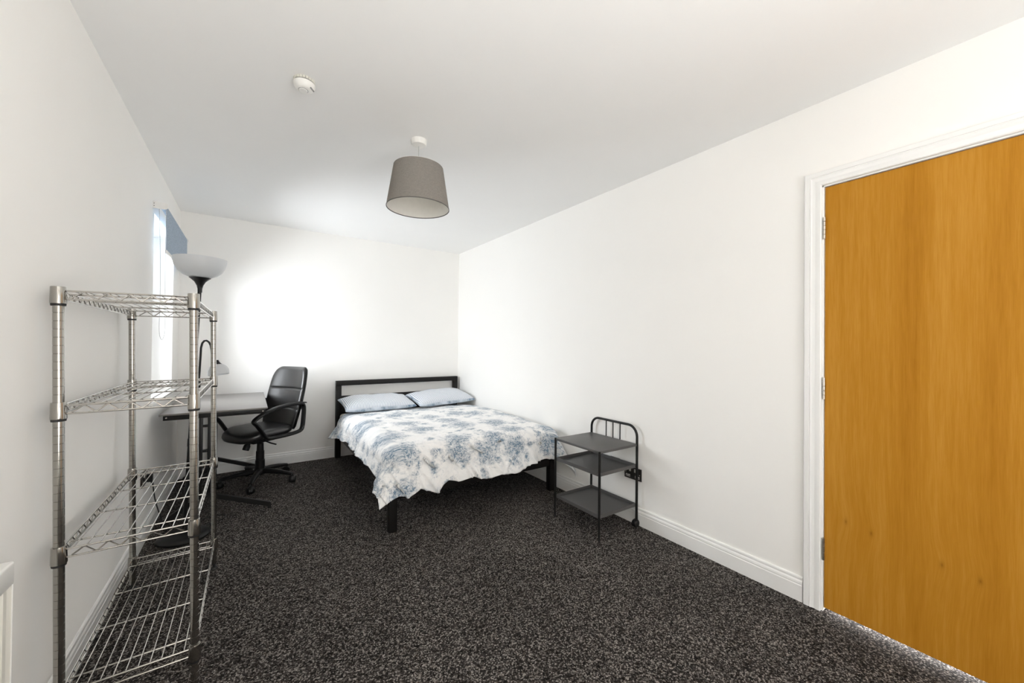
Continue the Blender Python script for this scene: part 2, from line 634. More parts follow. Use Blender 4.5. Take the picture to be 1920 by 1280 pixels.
# ---------------------------------------------------------------- windows
def window(name, w, n_sash, front=False):
    y0, y1, z0, z1 = w
    XL = 0.0
    root = bpy.data.objects.new(name, None)
    COL.objects.link(root)
    root['kind'] = 'structure'
    xo, xi = XL - 0.25, XL - 0.19
    g = 0.045
    bm = bmesh.new()
    box(bm, (xo, y0, z0), (xi, y0 + g, z1), 0.004)
    box(bm, (xo, y1 - g, z0), (xi, y1, z1), 0.004)
    box(bm, (xo, y0 + g, z0), (xi, y1 - g, z0 + g), 0.004)
    box(bm, (xo, y0 + g, z1 - g), (xi, y1 - g, z1), 0.004)
    step = (y1 - y0) / n_sash
    for k in range(1, n_sash):
        box(bm, (xo, y0 + k * step - g / 2, z0 + g), (xi, y0 + k * step + g / 2, z1 - g), 0.004)
    obj('window_frame', bm, M_upvc, root)
    for k in range(n_sash):
        a = y0 + k * step + (g if k == 0 else g / 2) + 0.002
        b = y0 + (k + 1) * step - (g if k == n_sash - 1 else g / 2) - 0.002
        c, d = z0 + g + 0.002, z1 - g - 0.002
        s = 0.05
        bm = bmesh.new()
        X0, X1 = xo + 0.008, xi + 0.012
        box(bm, (X0, a, c), (X1, a + s, d), 0.005)
        box(bm, (X0, b - s, c), (X1, b, d), 0.005)
        box(bm, (X0, a + s, c), (X1, b - s, c + s), 0.005)
        box(bm, (X0, a + s, d - s), (X1, b - s, d), 0.005)
        sa = obj('sash', bm, M_upvc, root)
        obj('pane', boxbm((xo + 0.025, a + s - 0.004, c + s - 0.004), (xo + 0.029, b - s + 0.004, d - s + 0.004)), M_glass, sa, smooth=0)
        bm = boxbm((xi + 0.012, (a + b) / 2 - 0.012, c + 0.012), (xi + 0.022, (a + b) / 2 + 0.012, c + 0.042), 0.003)
        box(bm, (xi + 0.022, (a + b) / 2 - 0.010, c + 0.020), (xi + 0.034, (a + b) / 2 + 0.11, c + 0.036), 0.004)
        obj('handle', bm, M_upvc, sa)
    # window board with horns that run past the reveal
    bm = bmesh.new()
    box(bm, (xi, y0 + 0.001, z0 - 0.002), (XL + 0.001, y1 - 0.001, z0 + 0.022), 0.0)
    box(bm, (XL + 0.0005, y0 - 0.09, z0 - 0.002), (XL + 0.025, y1 + 0.09, z0 + 0.022), 0.006)
    obj('window_sill', bm, M_trim, root)
    if front:
        root.location = (0, YF, 0)
        root.rotation_euler = (0, 0, pi / 2)
    else:
        root.location = (globals()['XL'], 0, 0)
    return root


window('window_1', W1, 1)
window('added_window', (-W2[1], -W2[0], W2[2], W2[3]), 2, True)  # unseen window, made up to brighten the room from behind the camera

# ---------------------------------------------------------------- door
door = bpy.data.objects.new('door_1', None)
COL.objects.link(door)
door['kind'] = 'structure'
LX = XR + 0.004                                     # leaf face
LY0, LY1, LZ0, LZ1 = -0.078, 0.684, 0.016, 2.028
leaf = obj('door_leaf', boxbm((LX, LY0, LZ0), (LX + 0.044, LY1, LZ1), 0.0015, 1), M_door, door)
# lipping along the hinge edge
obj('door_lipping', boxbm((LX + 0.001, LY1 - 0.0002, LZ0), (LX + 0.043, LY1 + 0.0018, LZ1)), M_dooredge, leaf, smooth=0)
bm = bmesh.new()
JX0, JX1 = XR - 0.002, XR + 0.118
box(bm, (JX0, LY1 + 0.004, 0), (JX1, DY1 + 0.006, DH), 0.001, 1)
box(bm, (JX0, DY0 - 0.006, 0), (JX1, LY0 - 0.003, DH), 0.001, 1)
box(bm, (JX0, DY0 - 0.006, LZ1 + 0.003), (JX1, DY1 + 0.006, DH + 0.006), 0.001, 1)
# stops behind the leaf
box(bm, (LX + 0.046, LY1 - 0.012, 0), (LX + 0.08, LY1 + 0.0045, DH))
box(bm, (LX + 0.046, LY0 - 0.0045, 0), (LX + 0.08, LY0 + 0.012, DH))
box(bm, (LX + 0.046, LY0, LZ1 - 0.010), (LX + 0.08, LY1, LZ1 + 0.0035))
obj('door_jamb', bm, M_trim, door)
# moulded architrave: profile (offset out from the inner edge, projection off the wall)
AR = [(0.0, 0.0), (0.0, 0.012), (0.004, 0.015), (0.014, 0.016), (0.024, 0.0135), (0.034, 0.0155), (0.0415, 0.0195), (0.0435, 0.0165), (0.046, 0.0165), (0.047, 0.0195), (0.065, 0.0195), (0.068, 0.017), (0.068, 0.0)]


def architrave(y_in0, y_in1, z_in):
    bm = bmesh.new()
    pts = []
    for (o, d) in AR:
        x = XR - d
        pts.append([(x, y_in1 + o, 0), (x, y_in1 + o, z_in + o), (x, y_in0 - o, z_in + o), (x, y_in0 - o, 0)])
    V = [[bm.verts.new(p) for p in row] for row in pts]
    n = len(V)
    for i in range(n):
        A, B = V[i], V[(i + 1) % n]
        for k in range(3):
            bm.faces.new((A[k], A[k + 1], B[k + 1], B[k]))
    return bm


obj('architrave', architrave(LY0 - 0.010, LY1 + 0.011, LZ1 + 0.010), M_trim, door, smooth=25)
for z in (1.832, 1.062, 0.298):
    bm = bmesh.new()
    hx, hy = XR - 0.0055, LY1 + 0.0025
    for k in range(5):
        a = z - 0.052 + k * 0.0208
        lathe(bm, [(0.0045, a + 0.0006), (0.006, a + 0.0014), (0.006, a + 0.0194), (0.0045, a + 0.0202)], seg=14, mat=Matrix.Translation((hx, hy, 0)), cap0=True, cap1=True)
    lathe(bm, [(0.003, z - 0.0535), (0.003, z + 0.0535)], seg=10, mat=Matrix.Translation((hx, hy, 0)), cap0=True, cap1=True)
    hg = obj('hinge', bm, M_hinge, door)
    bm = boxbm((hx, hy - 0.0012, z - 0.05), (LX + 0.03, hy + 0.0012, z + 0.05))
    obj('hinge_plate', bm, M_hinge, hg, smooth=0)

# ---------------------------------------------------------------- bed
bed = thing('bed_frame', 'black metal double bed frame with open rail headboard against back wall', 'bed', (1.49, 3.58, 0))
B0 = Vector((1.49, 3.58, 0))


def L(p, o=B0):
    return (p[0] - o.x, p[1] - o.y, p[2] - o.z)


BX0, BX1, BY0, BY1 = 0.775, 2.205, 2.56, 4.60
HX1 = 2.245
for (x, y, z1) in ((BX0, BY0, 0.295), (BX1 - 0.055, BY0, 0.295)):
    obj('leg', boxbm(L((x, y, 0)), L((x + 0.055, y + 0.05, z1)), 0.002), M_bedmetal, bed)
hb_posts = []
for x in (0.785, HX1 - 0.055):
    obj('headboard_post', boxbm(L((x, 4.55, 0)), L((x + 0.055, 4.60, 0.787)), 0.002), M_bedmetal, bed)
obj('headboard_rail', boxbm(L((0.785, 4.55, 0.787)), L((HX1, 4.60, 0.84)), 0.002), M_bedmetal, bed)
obj('headboard_panel', boxbm(L((0.84, 4.56, 0.40)), L((HX1 - 0.055, 4.59, 0.672)), 0.002), M_bedmetal, bed)
obj('side_rail', boxbm(L((BX0 + 0.003, BY0 + 0.05, 0.265)), L((BX0 + 0.038, 4.55, 0.325)), 0.002), M_bedmetal, bed)
obj('side_rail', boxbm(L((BX1 - 0.038, BY0 + 0.05, 0.265)), L((BX1 - 0.003, 4.55, 0.325)), 0.002), M_bedmetal, bed)
obj('foot_rail', boxbm(L((BX0 + 0.055, BY0 + 0.004, 0.215)), L((BX1 - 0.055, BY0 + 0.044, 0.295)), 0.002), M_bedmetal, bed)
obj('bed_base', boxbm(L((BX0 + 0.038, BY0 + 0.044, 0.272)), L((BX1 - 0.038, 4.55, 0.294)), 0.002), M_bedmetal, bed)

mat_o = obj('mattress', boxbm((0.818, 2.608, 0.296), (2.162, 4.545, 0.485), 0.035, 4), M_mattress)
tag(mat_o, 'mattress under the blue toile duvet on the black bed frame', 'mattress')


# duvet: a cloth laid over the bed, rolled over the mattress edges and hanging with folds
def lerp_tab(tab, x):
    if x <= tab[0][0]: return tab[0][1]
    for (a, va), (b, vb) in zip(tab, tab[1:]):
        if x <= b:
            t = (x - a) / (b - a)
            return va + (vb - va) * t
    return tab[-1][1]


DX0, DX1, DYF, DYH = 0.855, 2.125, 2.637, 4.21
DR, DTOP = 0.115, 0.553
FOOT_Z = [(0.60, 0.27), (0.78, 0.272), (0.87, 0.250), (0.955, 0.288), (1.065, 0.246), (1.17, 0.298), (1.26, 0.276), (1.37, 0.290), (1.47, 0.258), (1.58, 0.285), (1.70, 0.266), (1.89, 0.298), (2.05, 0.311), (2.3, 0.27)]
LEFT_Z = [(2.40, 0.34), (2.75, 0.355), (3.1, 0.372), (3.6, 0.375), (3.9, 0.355), (4.2, 0.315), (4.4, 0.31)]


def smooth01(t):
    t = max(0.0, min(1.0, t))
    return t * t * (3 - 2 * t)


# creases pulled across the foot side: (x, drop) -> (x, drop), height, width
CREASES = [(0.98, 0.10, 1.12, 0.25, 0.020, 0.010), (1.03, 0.06, 1.13, 0.15, 0.016, 0.010), (1.19, 0.13, 1.28, 0.28, 0.020, 0.010), (0.83, 0.12, 0.87, 0.36, 0.018, 0.012),
           (0.89, 0.17, 0.93, 0.34, 0.016, 0.011), (1.70, 0.04, 1.56, 0.12, 0.022, 0.011), (2.04, 0.07, 1.98, 0.19, 0.018, 0.011), (1.33, 0.06, 1.48, 0.17, 0.018, 0.011),
           (1.62, 0.33, 1.76, 0.17, 0.014, 0.012), (1.29, 0.27, 1.31, 0.36, 0.012, 0.008), (1.33, 0.27, 1.35, 0.36, 0.012, 0.008), (1.38, 0.26, 1.40, 0.35, 0.012, 0.008), (1.50, 0.20, 1.53, 0.34, 0.014, 0.010),
           (1.86, 0.10, 1.92, 0.24, 0.012, 0.012)]


def duvet_mesh():
    bm = bmesh.new()
    uvl = bm.loops.layers.uv.new('UVMap')
    NA, NB = 250, 200
    # arc-length overhang that reaches a hem height z (flare = slope of the hanging part)
    def over(z, fl):
        return DR * pi / 2 + max(0.0, (DTOP - DR - z)) / cos(fl)
    fl_f, fl_l, fl_r = radians(15), radians(16), radians(6)
    rows = []
    uvs = {}
    for j in range(NB + 1):
        tb = j / NB
        row = []
        for i in range(NA + 1):
            ta = i / NA
            # split the cloth: left hang | top | right hang ; foot hang | top
            na0, na1, nb0 = 0.2, 0.8, 0.22
            if ta < na0: sx, ax = -(1 - ta / na0), DX0
            elif ta > na1: sx, ax = (ta - na1) / (1 - na1), DX1
            else: sx, ax = 0.0, DX0 + (DX1 - DX0) * (ta - na0) / (na1 - na0)
            if tb < nb0: sy, by = -(1 - tb / nb0), DYF
            else: sy, by = 0.0, DYF + (DYH - DYF) * (tb - nb0) / (1 - nb0)
            headf = smooth01((by - 3.85) / 0.4)
            ffl = fl_f
            dyo = over(lerp_tab(FOOT_Z, ax + sx * 0.22), fl_f) * -sy
            if sx < 0:
                dxo = over(lerp_tab(LEFT_Z, by), fl_l) * -sx
            else:
                dxo = over(0.31, fl_r) * sx
            d = math.hypot(dxo, dyo)
            if dxo > 1e-6 and dyo > 1e-6:
                mxd = 0.50 if sx < 0 else 0.52
                d = min(d, mxd) if sx < 0 else d * 1.03
            nx, ny = (math.copysign(dxo, sx) / d if d > 1e-9 else 0.0), (-dyo / d if d > 1e-9 else 0.0)
            nl = math.hypot(nx, ny)
            if nl > 1e-9: nx, ny = nx / nl, ny / nl
            cornerf = min(1.0, 2 * abs(nx * ny)) if nl > 0 else 0.0
            fl = (fl_l if nx < 0 else fl_r) * nx * nx + fl_f * ny * ny
            if nx < 0: fl += radians(24) * cornerf + radians(17) * headf + radians(6) * smooth01((3.4 - by) / 0.8)
            elif nx > 0: fl += radians(14) * cornerf
            a = d / DR
            if a < pi / 2:
                out, drop, hang = DR * sin(a), DR * (1 - cos(a)), 0.0
            else:
                hang = d - DR * pi / 2
                out, drop = DR + hang * sin(fl), DR + hang * cos(fl)
            x, y, z = ax + nx * out, by + ny * out * (1 + (0.55 * cornerf if nx > 0 else 0.0)), DTOP - drop
            # gentle quilting on the top
            P = Vector((ax * 2.1 + sx * 0.6, by * 2.1 + sy * 0.6, 0.3))
            q = noise.noise(P * 1.3) * 0.014 + noise.noise(P * 3.1 + Vector((5, 2, 1))) * 0.007
            long_f = noise.noise(Vector((ax * 3.5 - by * 2.0, by * 9.0, 2.0))) * 0.004
            edge = smooth01(d / (DR * 1.2))
            z += (q + long_f) * (1 - 0.6 * edge)
            z += 0.016 * (1 - edge) * smooth01((by - DYF) / 0.5) * smooth01((DYH - 0.12 - by) / 0.4)
            z -= 0.017 * smooth01((by - 3.95) / 0.16)
            # folds of the hanging part, slanting, sharpened
            if d > DR * 0.7:
                per = ax + sx * 0.2 if abs(ny) > abs(nx) else by + sy * 0.2
                ph = per + (d * 0.45 if abs(ny) > abs(nx) else d * 0.2)
                if abs(ny) > abs(nx):
                    ph = per - 0.55 * d
                n1 = noise.noise(Vector((ph * 5.2, 1.7, d * 1.2 + (3 if abs(nx) > abs(ny) else 0))))
                n2 = noise.noise(Vector((ph * 13.0, 4.7, d * 2.0)))
                ridge = (1 - abs(n2) * 2.2) ** 3 if abs(n2) < 0.45 else 0.0
                amp = smooth01((d - DR * 0.7) / 0.28)
                w = amp * (0.055 * n1 + 0.026 * ridge) * (1.0 if nx <= 0.3 else 0.3)
                w += amp * 0.012 * sin(per * 37.0) * smooth01(hang / 0.15) * (1 - cornerf)
                if abs(ny) > 0.5:
                    for (ca, cd, cb, ce, ch, cw) in CREASES:
                        vx, vy = cb - ca, ce - cd
                        tt = max(0.0, min(1.0, ((ax - ca) * vx + (d - cd) * vy) / (vx * vx + vy * vy)))
                        dd = math.hypot(ax - ca - vx * tt, d - cd - vy * tt)
                        if dd < 0.06:
                            w += ch * sin(pi * (0.15 + 0.85 * tt)) * (math.exp(-(dd / cw) ** 2) - 0.22 * math.exp(-((dd - 0.022) / 0.014) ** 2))
                w = max(w, -0.007)
                x += nx * w
                y += ny * w
            x = min(x, XR - 0.02)
            v = bm.verts.new((x, y, z))
            row.append(v)
            uvs[v] = (ax + sx * max(dxo, 0.0) if sx else ax, by - dyo)
        rows.append(row)
    for j in range(NB):
        for i in range(NA):
            f = bm.faces.new((rows[j][i], rows[j][i + 1], rows[j + 1][i + 1], rows[j + 1][i]))
            f.smooth = True
            for lp in f.loops:
                lp[uvl].uv = uvs[lp.vert]
    # thickness: a padded quilt, thinned towards the sewn hem
    bm.normal_update()
    top = [v for R in rows for v in R]
    nmap = {v: v.normal.copy() for v in top}
    low = {}
    for j, R in enumerate(rows):
        for i, v in enumerate(R):
            e = min(i, NA - i, j, NB - j)
            th = 0.004 + 0.020 * smooth01(e / 12.0)
            n = nmap[v]
            if n.z < -0.2: n = -n
            low[v] = bm.verts.new(v.co - n * th)
            uvs[low[v]] = uvs[v]
    def q(a, b, c, d, m):
        f = bm.faces.new((a, b, c, d))
        f.smooth = True
        f.material_index = m
        for lp in f.loops:
            lp[uvl].uv = uvs[lp.vert]
    for j in range(NB):
        for i in range(NA):
            q(low[rows[j][i]], low[rows[j + 1][i]], low[rows[j + 1][i + 1]], low[rows[j][i + 1]], 1)
    rim = [(rows[0][i], rows[0][i + 1]) for i in range(NA)] + [(rows[j][NA], rows[j + 1][NA]) for j in range(NB)] + \
          [(rows[NB][i + 1], rows[NB][i]) for i in range(NA)] + [(rows[j + 1][0], rows[j][0]) for j in range(NB)]
    for a, b in rim:
        q(a, low[a], low[b], b, 1)
    return bm


du = obj('duvet', duvet_mesh(), M_duvet, smooth=180)
du.data.materials.append(M_lining)
tag(du, 'white duvet with blue toile trees draped over the double bed', 'duvet')


# pillows
def pillow_mesh(w, dp, t, seed, pinch=0.0):
    bm = bmesh.new()
    N, K = 44, 30
    def surf(u, v, s):
        # u,v in -1..1
        e = (1 - abs(u) ** 3.2) * (1 - abs(v) ** 3.0)
        h = t / 2 * max(0.0, e) ** 0.40
        # corners drawn out, sides drawn in
        k = 1 - 0.05 * (1 - v * v) * abs(u) ** 3 - 0.0
        k2 = 1 - 0.06 * (1 - u * u) * abs(v) ** 3
        x, y = u * w / 2 * k, v * dp / 2 * k2
        n = noise.noise(Vector((x * 9 + seed, y * 9, s * 2))) * 0.010 + noise.noise(Vector((x * 24 + seed, y * 24, s))) * 0.004
        edge = (1 - max(abs(u), abs(v)) ** 6)
        crease = -0.012 * max(0.0, sin((u * 1.0 + v * 0.6) * 16 + seed)) * smooth01((abs(u) - 0.6) / 0.4) * edge
        return Vector((x, y, s * (h + (n + crease) * edge)))
    T = [[None] * (K + 1) for _ in range(N + 1)]
    Bt = [[None] * (K + 1) for _ in range(N + 1)]
    for i in range(N + 1):
        for j in range(K + 1):
            u, v = -cos(pi * i / N), -cos(pi * j / K)
            T[i][j] = bm.verts.new(surf(u, v, 1))
            if i in (0, N) or j in (0, K): Bt[i][j] = T[i][j]
            else: Bt[i][j] = bm.verts.new(surf(u, v, -0.6))
    for i in range(N):
        for j in range(K):
            bm.faces.new((T[i][j], T[i + 1][j], T[i + 1][j + 1], T[i][j + 1]))
            q = [Bt[i][j], Bt[i][j + 1], Bt[i + 1][j + 1], Bt[i + 1][j]]
            bm.faces.new(q)
    return bm


PG = 'pillows on the double bed'
p1 = obj('pillow', pillow_mesh(0.735, 0.42, 0.15, 1.0), M_pillow, smooth=180)
p1.location, p1.rotation_euler = (1.160, 4.300, 0.606), (radians(9), radians(0), radians(0.5))
tag(p1, 'striped pillow nearer the desk, dark blue toile patch along its lower front', 'pillow', PG)
p2 = obj('pillow', pillow_mesh(0.715, 0.42, 0.155, 7.3), M_pillow, smooth=180)
p2.location, p2.rotation_euler = (1.896, 4.295, 0.616), (radians(10), radians(-1.5), radians(4))
tag(p2, 'striped pillow in the corner against the right wall', 'pillow', PG)

# ---------------------------------------------------------------- wire shelving unit
SW, SL, SH = 0.3265, 0.9063, 1.4216
TH, PHI = 0.0159, 0.0026
shelv = thing('shelving_unit', 'tall chrome wire shelving unit with four open shelves beside left wall', 'shelf',
              (-0.4727, 1.7827, 0.0), (-PHI, -TH, 0))
# grooved post
prof = [(0.0, 0.030), (0.0115, 0.030), (0.0127, 0.031)]
z = 0.045
while z < SH - 0.01:
    prof += [(0.0127, z - 0.0011), (0.0117, z - 0.0005), (0.0117, z + 0.0005), (0.0127, z + 0.0011)]
    z += 0.0254
prof += [(0.0127, SH - 0.003), (0.0118, SH - 0.0005), (0.0, SH)]
corners = [(0, 0), (SW, 0), (0, SL), (SW, SL)]
post0 = obj('post', lathebm(prof, seg=20), M_post, shelv, smooth=25)
foot_prof = lambda zb: [(0.0, zb), (0.016, zb), (0.017, zb + 0.004), (0.013, zb + 0.012), (0.0065, zb + 0.014), (0.0065, 0.024), (0.011, 0.025), (0.011, 0.032), (0.0, 0.032)]
for k, (a, b) in enumerate(corners):
    p = post0 if k == 0 else dup(post0, shelv)
    p.location = (a, b, 0)
    obj('foot', lathebm(foot_prof(-a * TH + b * PHI), seg=18), M_rubber, p)

collar_bm = lathebm([(0.0130, -0.040), (0.0182, -0.040), (0.0186, -0.036), (0.0172, 0.010), (0.0168, 0.012), (0.0130, 0.012)], seg=22, closed=True)
ring_bm = lathebm([(0.0129, -0.0475), (0.0165, -0.0475), (0.0172, -0.0405), (0.0129, -0.0405)], seg=22, closed=True)
wire_bm = tubebm([(0, 0.003, 0), (0, SL - 0.003, 0)], 0.0019, seg=7)
cross_bm = tubebm([(0.003, 0, -0.0048), (SW - 0.003, 0, -0.0048)], 0.0030, seg=8)


def zigzag(bm, p0, p1, zt, zb, period, r):
    p0, p1 = Vector(p0), Vector(p1)
    n = max(2, round((p1 - p0).length / period))
    pts = []
    for k in range(2 * n + 1):
        q = p0.lerp(p1, k / (2 * n))
        q.z = zb if k % 2 == 0 else zt
        if 0 < k < 2 * n:
            dv = (p1 - p0).normalized() * 0.003
            pts += [q - dv, q + dv]
        else:
            pts.append(q)
    tube(bm, pts, r, seg=6)


def shelf_frame():
    bm = bmesh.new()
    g = 0.0155
    gap = 0.0255
    for (A, B, per) in (((g, 0), (SW - g, 0), 0.058), ((g, SL), (SW - g, SL), 0.058), ((0, g), (0, SL - g), 0.052), ((SW, g), (SW, SL - g), 0.052)):
        tube(bm, [(A[0], A[1], 0), (B[0], B[1], 0)], 0.0031, seg=8)
        tube(bm, [(A[0], A[1], -gap), (B[0], B[1], -gap)], 0.0031, seg=8)
        d = Vector((B[0] - A[0], B[1] - A[1], 0)).normalized()
        zigzag(bm, Vector((A[0], A[1], 0)) + d * 0.012, Vector((B[0], B[1], 0)) - d * 0.012, -0.0035, -gap + 0.0035, per, 0.0022)
    return bm


frame0 = wire0 = cross0 = collar0 = ring0 = None
SZ = [1.4095, 1.0500, 0.6010, 0.1535]
SN = ['top', 'second', 'third', 'bottom']
NW = 10
for si, sz in enumerate(SZ):
    if frame0 is None:
        frame0 = sh = obj('wire_shelf', shelf_frame(), M_chrome, shelv)
    else:
        sh = dup(frame0, shelv)
    sh.location = (0, 0, sz)
    for k in range(NW):
        x = SW * (k + 1) / (NW + 1)
        if wire0 is None:
            wire0 = w_ = obj('wire', wire_bm, M_chrome, sh)
        else:
            w_ = dup(wire0, sh)
        w_.location = (x, 0, 0.0006)
    for y in (0.075, 0.33, 0.585, 0.835):
        if cross0 is None:
            cross0 = w_ = obj('cross_rod', cross_bm, M_chrome, sh)
        else:
            w_ = dup(cross0, sh)
        w_.location = (0, y, 0)
    for (a, b) in corners:
        if collar0 is None:
            collar0 = c_ = obj('collar', collar_bm, M_post, sh)
            ring0 = k_ = obj('sleeve_ring', ring_bm, M_rubber, sh)
        else:
            c_, k_ = dup(collar0, sh), dup(ring0, sh)
        c_.location = (a, b, 0)
        k_.location = (a, b, 0)

# ---------------------------------------------------------------- desk
DKX0, DKX1, DKY0, DKY1, DKZ = -0.492, 0.118, 3.42, 4.49, 0.768
desk = thing('desk', 'small grey topped desk with black metal frame under the window', 'desk', (-0.19, 3.95, 0))
D0 = Vector((-0.19, 3.95, 0))
LD = lambda x, y, z: (x - D0.x, y - D0.y, z)
obj('desktop', boxbm(LD(DKX0, DKY0, DKZ - 0.012), LD(DKX1, DKY1, DKZ), 0.002, 2), M_desk, desk)
RY0, RY1 = DKY0 + 0.02, DKY1 - 0.02
for (y0, y1) in ((RY0, RY0 + 0.028), (RY1 - 0.028, RY1)):
    r_ = obj('top_rail', boxbm(LD(DKX0 + 0.018, y0, DKZ - 0.046), LD(DKX1 - 0.014, y1, DKZ - 0.012), 0.002), M_blackmetal, desk)
    for x in (DKX0 + 0.035, DKX1 - 0.030):
        yy = y0 if y0 == RY0 else y1
        sgn = -1 if y0 == RY0 else 1
        m = Matrix.Translation(LD(x, yy, DKZ - 0.028)) @ Matrix.Rotation(sgn * -pi / 2, 4, 'X')
        obj('screw', lathebm([(0.0052, -0.001), (0.0052, 0.0015), (0.0035, 0.003), (0, 0.0032)], seg=14, mat=m), M_hinge, r_)
for x in (DKX0 + 0.03, DKX1 - 0.05):
    obj('long_rail', boxbm(LD(x, RY0 + 0.028, DKZ - 0.042), LD(x + 0.025, RY1 - 0.028, DKZ - 0.014), 0.002), M_blackmetal, desk)
for yc in (RY0 + 0.014, RY1 - 0.014):
    for xc in ((-0.274, -0.226) if yc < 4 else (-0.288, -0.248)):
        obj('upright', boxbm(LD(xc - 0.0105, yc - 0.0125, 0.17), LD(xc + 0.0105, yc + 0.0125, DKZ - 0.046), 0.002), M_blackmetal, desk)
    for zz in (0.24, 0.48, 0.655):
        obj('rung', boxbm(LD((-0.2635 if yc < 4 else -0.2775), yc - 0.010, zz), LD((-0.2365 if yc < 4 else -0.2585), yc + 0.010, zz + 0.016), 0.001), M_blackmetal, desk)
    for (xa, xb, za) in ((-0.235, 0.150, 0.0), (-0.265, -0.478, 0.0)):
        bm = bmesh.new()
        s = 1 if xb > xa else -1
        # sloping foot bar, flat where it meets the carpet
        prof = [(xa, 0.195), (xb - 0.004 * s, 0.048), (xb, 0.040), (xb, 0.004), (xb - 0.022 * s, 0.004), (xb - 0.022 * s, 0.020), (xa, 0.163)]
        A = [bm.verts.new(LD(x, yc - 0.014, z)) for x, z in prof]
        B = [bm.verts.new(LD(x, yc + 0.014, z)) for x, z in prof]
        n = len(prof)
        for i in range(n):
            bm.faces.new((A[i], A[(i + 1) % n], B[(i + 1) % n], B[i]))
        bm.faces.new(A); bm.faces.new(B[::-1])
        ft = obj('foot_bar', bm, M_blackmetal, desk, smooth=20)
        obj('foot_pad', boxbm(LD(xb - 0.011 * s - 0.010, yc - 0.012, 0), LD(xb - 0.011 * s + 0.010, yc + 0.012, 0.0045)), M_rubber, ft, smooth=0)
obj('back_brace', boxbm(LD(-0.262, RY0 + 0.0265, 0.30), LD(-0.238, RY1 - 0.0265, 0.325), 0.002), M_blackmetal, desk)

# ---------------------------------------------------------------- office chair (local +X is forward)
ALPHA = radians(32)
chair = thing('office_chair', 'black leatherette swivel office chair with loop arms turned towards the desk', 'chair', (0.09, 4.13, 0), (0, 0, pi + ALPHA))


def superloop(w, d, n, e=3.2):
    out = []
    for k in range(n):
        a = 2 * pi * k / n
        c, s = cos(a), sin(a)
        out.append((math.copysign(abs(c) ** (2 / e), c) * d / 2, math.copysign(abs(s) ** (2 / e), s) * w / 2))
    return out


# seat cushion
bm = bmesh.new()
layers = [(0.420, 0.66), (0.422, 0.86), (0.435, 0.965), (0.455, 1.0), (0.475, 0.985), (0.490, 0.93), (0.497, 0.80), (0.500, 0.55), (0.499, 0.28)]
rings = []
for (z, k) in layers:
    R = []
    for (x, y) in superloop(0.47, 0.47, 56):
        xx, yy = x * k + 0.02, y * k
        zz = z - 0.030 * smooth01((xx - 0.10) / 0.16) * (1.0) + 0.012 * (yy / 0.24) ** 2 + 0.010 * smooth01((-xx - 0.05) / 0.2)
        R.append(bm.verts.new((xx, yy, zz)))
    rings.append(R)
for A, B in zip(rings, rings[1:]):
    for k in range(56):
        bm.faces.new((A[k], A[(k + 1) % 56], B[(k + 1) % 56], B[k]))
bm.faces.new(rings[0][::-1])
bm.faces.new(rings[-1])
seat = obj('seat', bm, M_leather, chair, smooth=80)
obj('seat_pan', boxbm((-0.14, -0.13, 0.395), (0.13, 0.13, 0.423), 0.01), M_blackplastic, chair)
# tilt mechanism, tension knob, lever
obj('tilt_mechanism', boxbm((-0.10, -0.06, 0.365), (0.10, 0.06, 0.397), 0.008), M_blackplastic, chair)
m, ln = rot_to((0.115, 0.02, 0.385), (0.14, 0.02, 0.325))
obj('tension_knob', lathebm([(0, 0), (0.018, 0), (0.020, 0.02), (0.026, 0.03), (0.026, ln), (0.022, ln + 0.004), (0, ln + 0.004)], seg=20, mat=m), M_blackplastic, chair)
obj('lever', tubebm([(0.0, 0.05, 0.38), (0.02, 0.17, 0.375), (0.02, 0.24, 0.372)], 0.006, seg=8), M_blackplastic, chair)
# back rest: lofted, reclined, two seams across
BHB, BHT = 0.465, 1.020


def back_ring(bm, z, grow, front, back, n=40):
    t = (z - BHB) / (BHT - BHB)
    hw = 0.205 + 0.030 * sin(pi * min(1, t * 0.9 + 0.05)) - 0.002 * t
    if t > 0.72:
        hw *= math.sqrt(max(0.0, 1 - ((t - 0.72) / 0.285) ** 3.4)) * 0.34 + 0.66 if t < 1 else 0.68
    hw *= 1
    cx = -0.215 - 0.135 * t ** 1.25 - 0.018 * sin(pi * t * 1.1)     # recline with a lumbar bow
    pts = []
    for k in range(n):
        a = 2 * pi * k / n
        c, s = cos(a), sin(a)
        y = math.copysign(abs(s) ** 0.55, s) * (hw + grow)
        th = front if c > 0 else back
        x = cx + math.copysign(abs(c) ** 0.6, c) * th + 0.045 * (y / 0.2) ** 2
        pts.append(bm.verts.new((x, y, z + 0.0)))
    return pts


def backrest(bm, grow, f0, b0, seams):
    nz = 70
    rings = []
    for k in range(nz + 1):
        t = k / nz
        z = BHB + (BHT - BHB) * (1 - (1 - t) ** 1.35 if t > 0.5 else t + (0.5 - 0.5 ** 1.35 - 0.5 + 0.0) * 0 + (1 - 0.5 ** 1.35 - 0.5) * t / 0.5)
        e = min(1.0, (z - BHB) / 0.03 + 0.25, (BHT - z) / 0.03 + 0.2)
        f = f0 * math.sqrt(max(0.05, e))
        for zs in seams:
            f -= 0.012 * math.exp(-((z - zs) / 0.0055) ** 2)
        rings.append(back_ring(bm, z, grow * (0.5 + 0.5 * e), f, b0 * math.sqrt(max(0.05, e))))
    for A, B in zip(rings, rings[1:]):
        for k in range(len(A)):
            bm.faces.new((A[k], A[(k + 1) % len(A)], B[(k + 1) % len(A)], B[k]))
    bm.faces.new(rings[0][::-1])
    bm.faces.new(rings[-1])
    return bm


